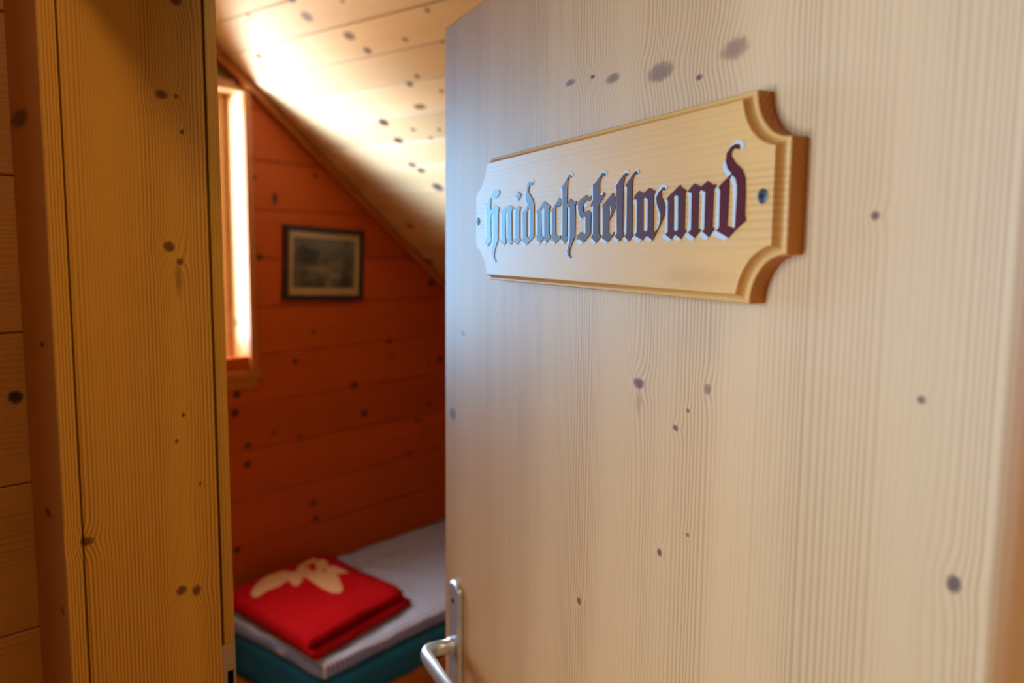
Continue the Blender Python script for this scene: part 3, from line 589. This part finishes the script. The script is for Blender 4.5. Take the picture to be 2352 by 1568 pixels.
# folded red blanket: one thick cloth folded over at the side towards the door
th_ = math.radians(8); BLX, BLY = RW(.332, -.985, 0), None
bu = (EX*math.cos(-th_*.55)+EY*math.sin(-th_*.55)); bv = (EY*math.cos(th_)-EX*math.sin(th_)).normalized()
def blanket(name, mat, parent, W2, L0, L1, zb, zt, t):
    """profile in (v, z): lower layer, rounded fold at v = L0, upper layer"""
    hh = (zt-zb)/2; zc = (zt+zb)/2; prof = []
    n = 12
    for i in range(9): prof.append((L1+(L0+hh-L1)*i/8, zt-.002*math.sin(i)))          # upper outside
    for i in range(1, n): a = math.pi*i/n; prof.append((L0+hh-hh*math.sin(a), zc+hh*math.cos(a)))
    for i in range(9): prof.append((L0+hh+(L1+.018-L0-hh)*i/8, zb))                        # lower outside
    for i in range(9): prof.append((L1+.018+(L0+hh-L1-.018)*i/8, zb+t))
    hi = hh-t
    for i in range(1, n): a = math.pi*i/n; prof.append((L0+hh-hi*math.sin(a), zc-hi*math.cos(a)))
    for i in range(9): prof.append((L0+hh+(L1-L0-hh)*i/8, zt-t))
    k = len(prof); NU = 40; vs = []; fs = []
    for s in range(NU+1):
        u = -W2+2*W2*s/NU
        for j, (v, zz) in enumerate(prof):
            wv = .006*noise.noise(Vector((u*5, v*5, zz*3)))
            sg = -.010*math.exp(-((abs(u)-W2)/.03)**2)*(1 if zz > zc else 0) - .006*max(0, (v-L0)/(L1-L0))**3*(1 if zz > zc else 0)
            e = .004*noise.noise(Vector((v*20, zz*30, 5 if u > 0 else 9)))*(1 if s in (0, NU) else 0)
            vs.append(BLX+bu*(u+e+(.024 if (zz < zc) else 0)*(u/W2))+bv*(v+wv)+Z*max(zz+(wv if zz > zc else 0)+sg, zb))
    for s in range(NU):
        for j in range(k): fs.append((s*k+j, s*k+(j+1) % k, (s+1)*k+(j+1) % k, (s+1)*k+j))
    for s in (0, NU):
        # end caps as quads between outside and inside of the cloth
        pass
    half = 9+n-1+9
    for s in (0, NU):
        for j in range(half-1):
            a_, b_ = s*k+j, s*k+j+1; c_, d_ = s*k+(k-1-j-1), s*k+(k-1-j)
            fs.append((a_, b_, c_, d_))
    return mk(name, vs, fs, mat, parent, None, True)
BZB, BZT = BEDZ+.009, .452
bl = empty('red_blanket', RW(.33, -.985, BZB)); tag(bl, 'folded red wool blanket with a beige flower motif lying on the quilt', 'blanket')
blo = blanket('folded_cloth', M_RED, bl, .252, -.225, .228, BZB, BZT, .019)
ZF = lambda p: (500+p[0]/3.58, 1130+p[1]/3.58)
PET = [[(270,820),(300,770),(360,710),(430,660),(520,635),(590,640),(610,680),(580,730),(500,780),(400,810),(330,855),(290,855)],
 [(560,690),(620,680),(690,690),(700,730),(660,775),(620,775),(590,740)], [(720,690),(800,650),(900,640),(970,640),(1010,720),(1030,790),(1000,825),(940,825),(860,790),(780,740)],
 [(880,590),(960,590),(1080,640),(1000,652),(900,640)], [(800,545),(860,530),(910,560),(900,610),(830,620),(800,590)], [(650,600),(700,550),(790,505),(820,520),(790,560),(720,590),(660,620)],
 [(630,640),(680,600),(750,600),(780,630),(740,650),(650,660)], [(590,645),(640,665),(760,655),(850,605),(900,640),(760,705),(700,700),(600,690)]]
from mathutils.bvhtree import BVHTree
dg_v = [v.co+BASE[blo.name] for v in blo.data.vertices]; bvh = BVHTree.FromPolygons(dg_v, [tuple(p.vertices) for p in blo.data.polygons])
def drape(p2):
    h = bvh.ray_cast(Vector((p2.x, p2.y, 1.0)), Vector((0, 0, -1)))
    return (h[0].z if h[0] else None)
for pi_, poly in enumerate(PET):
    L = [hit(*ZF(q), Z, BZT) for q in poly]
    # fine grid inside the outline laid onto the cloth
    cx = sum(q.x for q in L)/len(L); cy = sum(q.y for q in L)/len(L); vs = []; fs = []; nr = 6; k = len(L)*4
    ring = []
    for i in range(len(L)):
        p0, p1 = L[i], L[(i+1) % len(L)]
        for s in range(4): ring.append(p0.lerp(p1, s/4))
    for r in range(1, nr+1):
        for q in ring:
            x = cx+(q.x-cx)*r/nr; y = cy+(q.y-cy)*r/nr; zz = drape(Vector((x, y))); zz = BZT if zz is None else zz
            vs.append(Vector((x, y, zz+.0022-(.002 if r == nr else 0)-pi_*.00012)))
    zz = drape(Vector((cx, cy))) or BZT
    vs.append(Vector((cx, cy, zz+.0022-pi_*.00012))); c_ = len(vs)-1
    for i in range(k): fs.append((c_, i, (i+1) % k))
    for r in range(nr-1):
        for i in range(k): fs.append((r*k+i, r*k+(i+1) % k, (r+1)*k+(i+1) % k, (r+1)*k+i))
    mk('flower_petal', vs, fs, M_BEIGE, bl, None, True)

# ------------------------------------------------------------------ hall ceiling lamp (above the camera, out of the picture)
LP = Vector((1.05, -.40, 2.30))
lamp = empty('ceiling_lamp', LP+Z*.15); tag(lamp, 'small round warm ceiling lamp in the hall outside the picture', 'lamp')
mb = MB(); mb.tube([LP+Z*.149, LP+Z*.125], [.07, .065], 24); mb.build('lamp_base', M_WHITE, lamp)
bmv = bmesh.new(); bmesh.ops.create_uvsphere(bmv, u_segments=24, v_segments=14, radius=.085)
gv = [LP+Z*.055+v.co for v in bmv.verts]; gf = [tuple(v.index for v in f.verts) for f in bmv.faces]; bmv.free()
mk('globe', gv, gf, M_LAMP, lamp, None, True)
ll = bpy.data.lights.new('ceiling_lamp_light', 'POINT'); ll.energy = LAMP_POWER; ll.color = (1, .72, .42); ll.shadow_soft_size = .05
lo = bpy.data.objects.new('ceiling_lamp_light', ll); COL.objects.link(lo); lo.location = LP-Z*.06
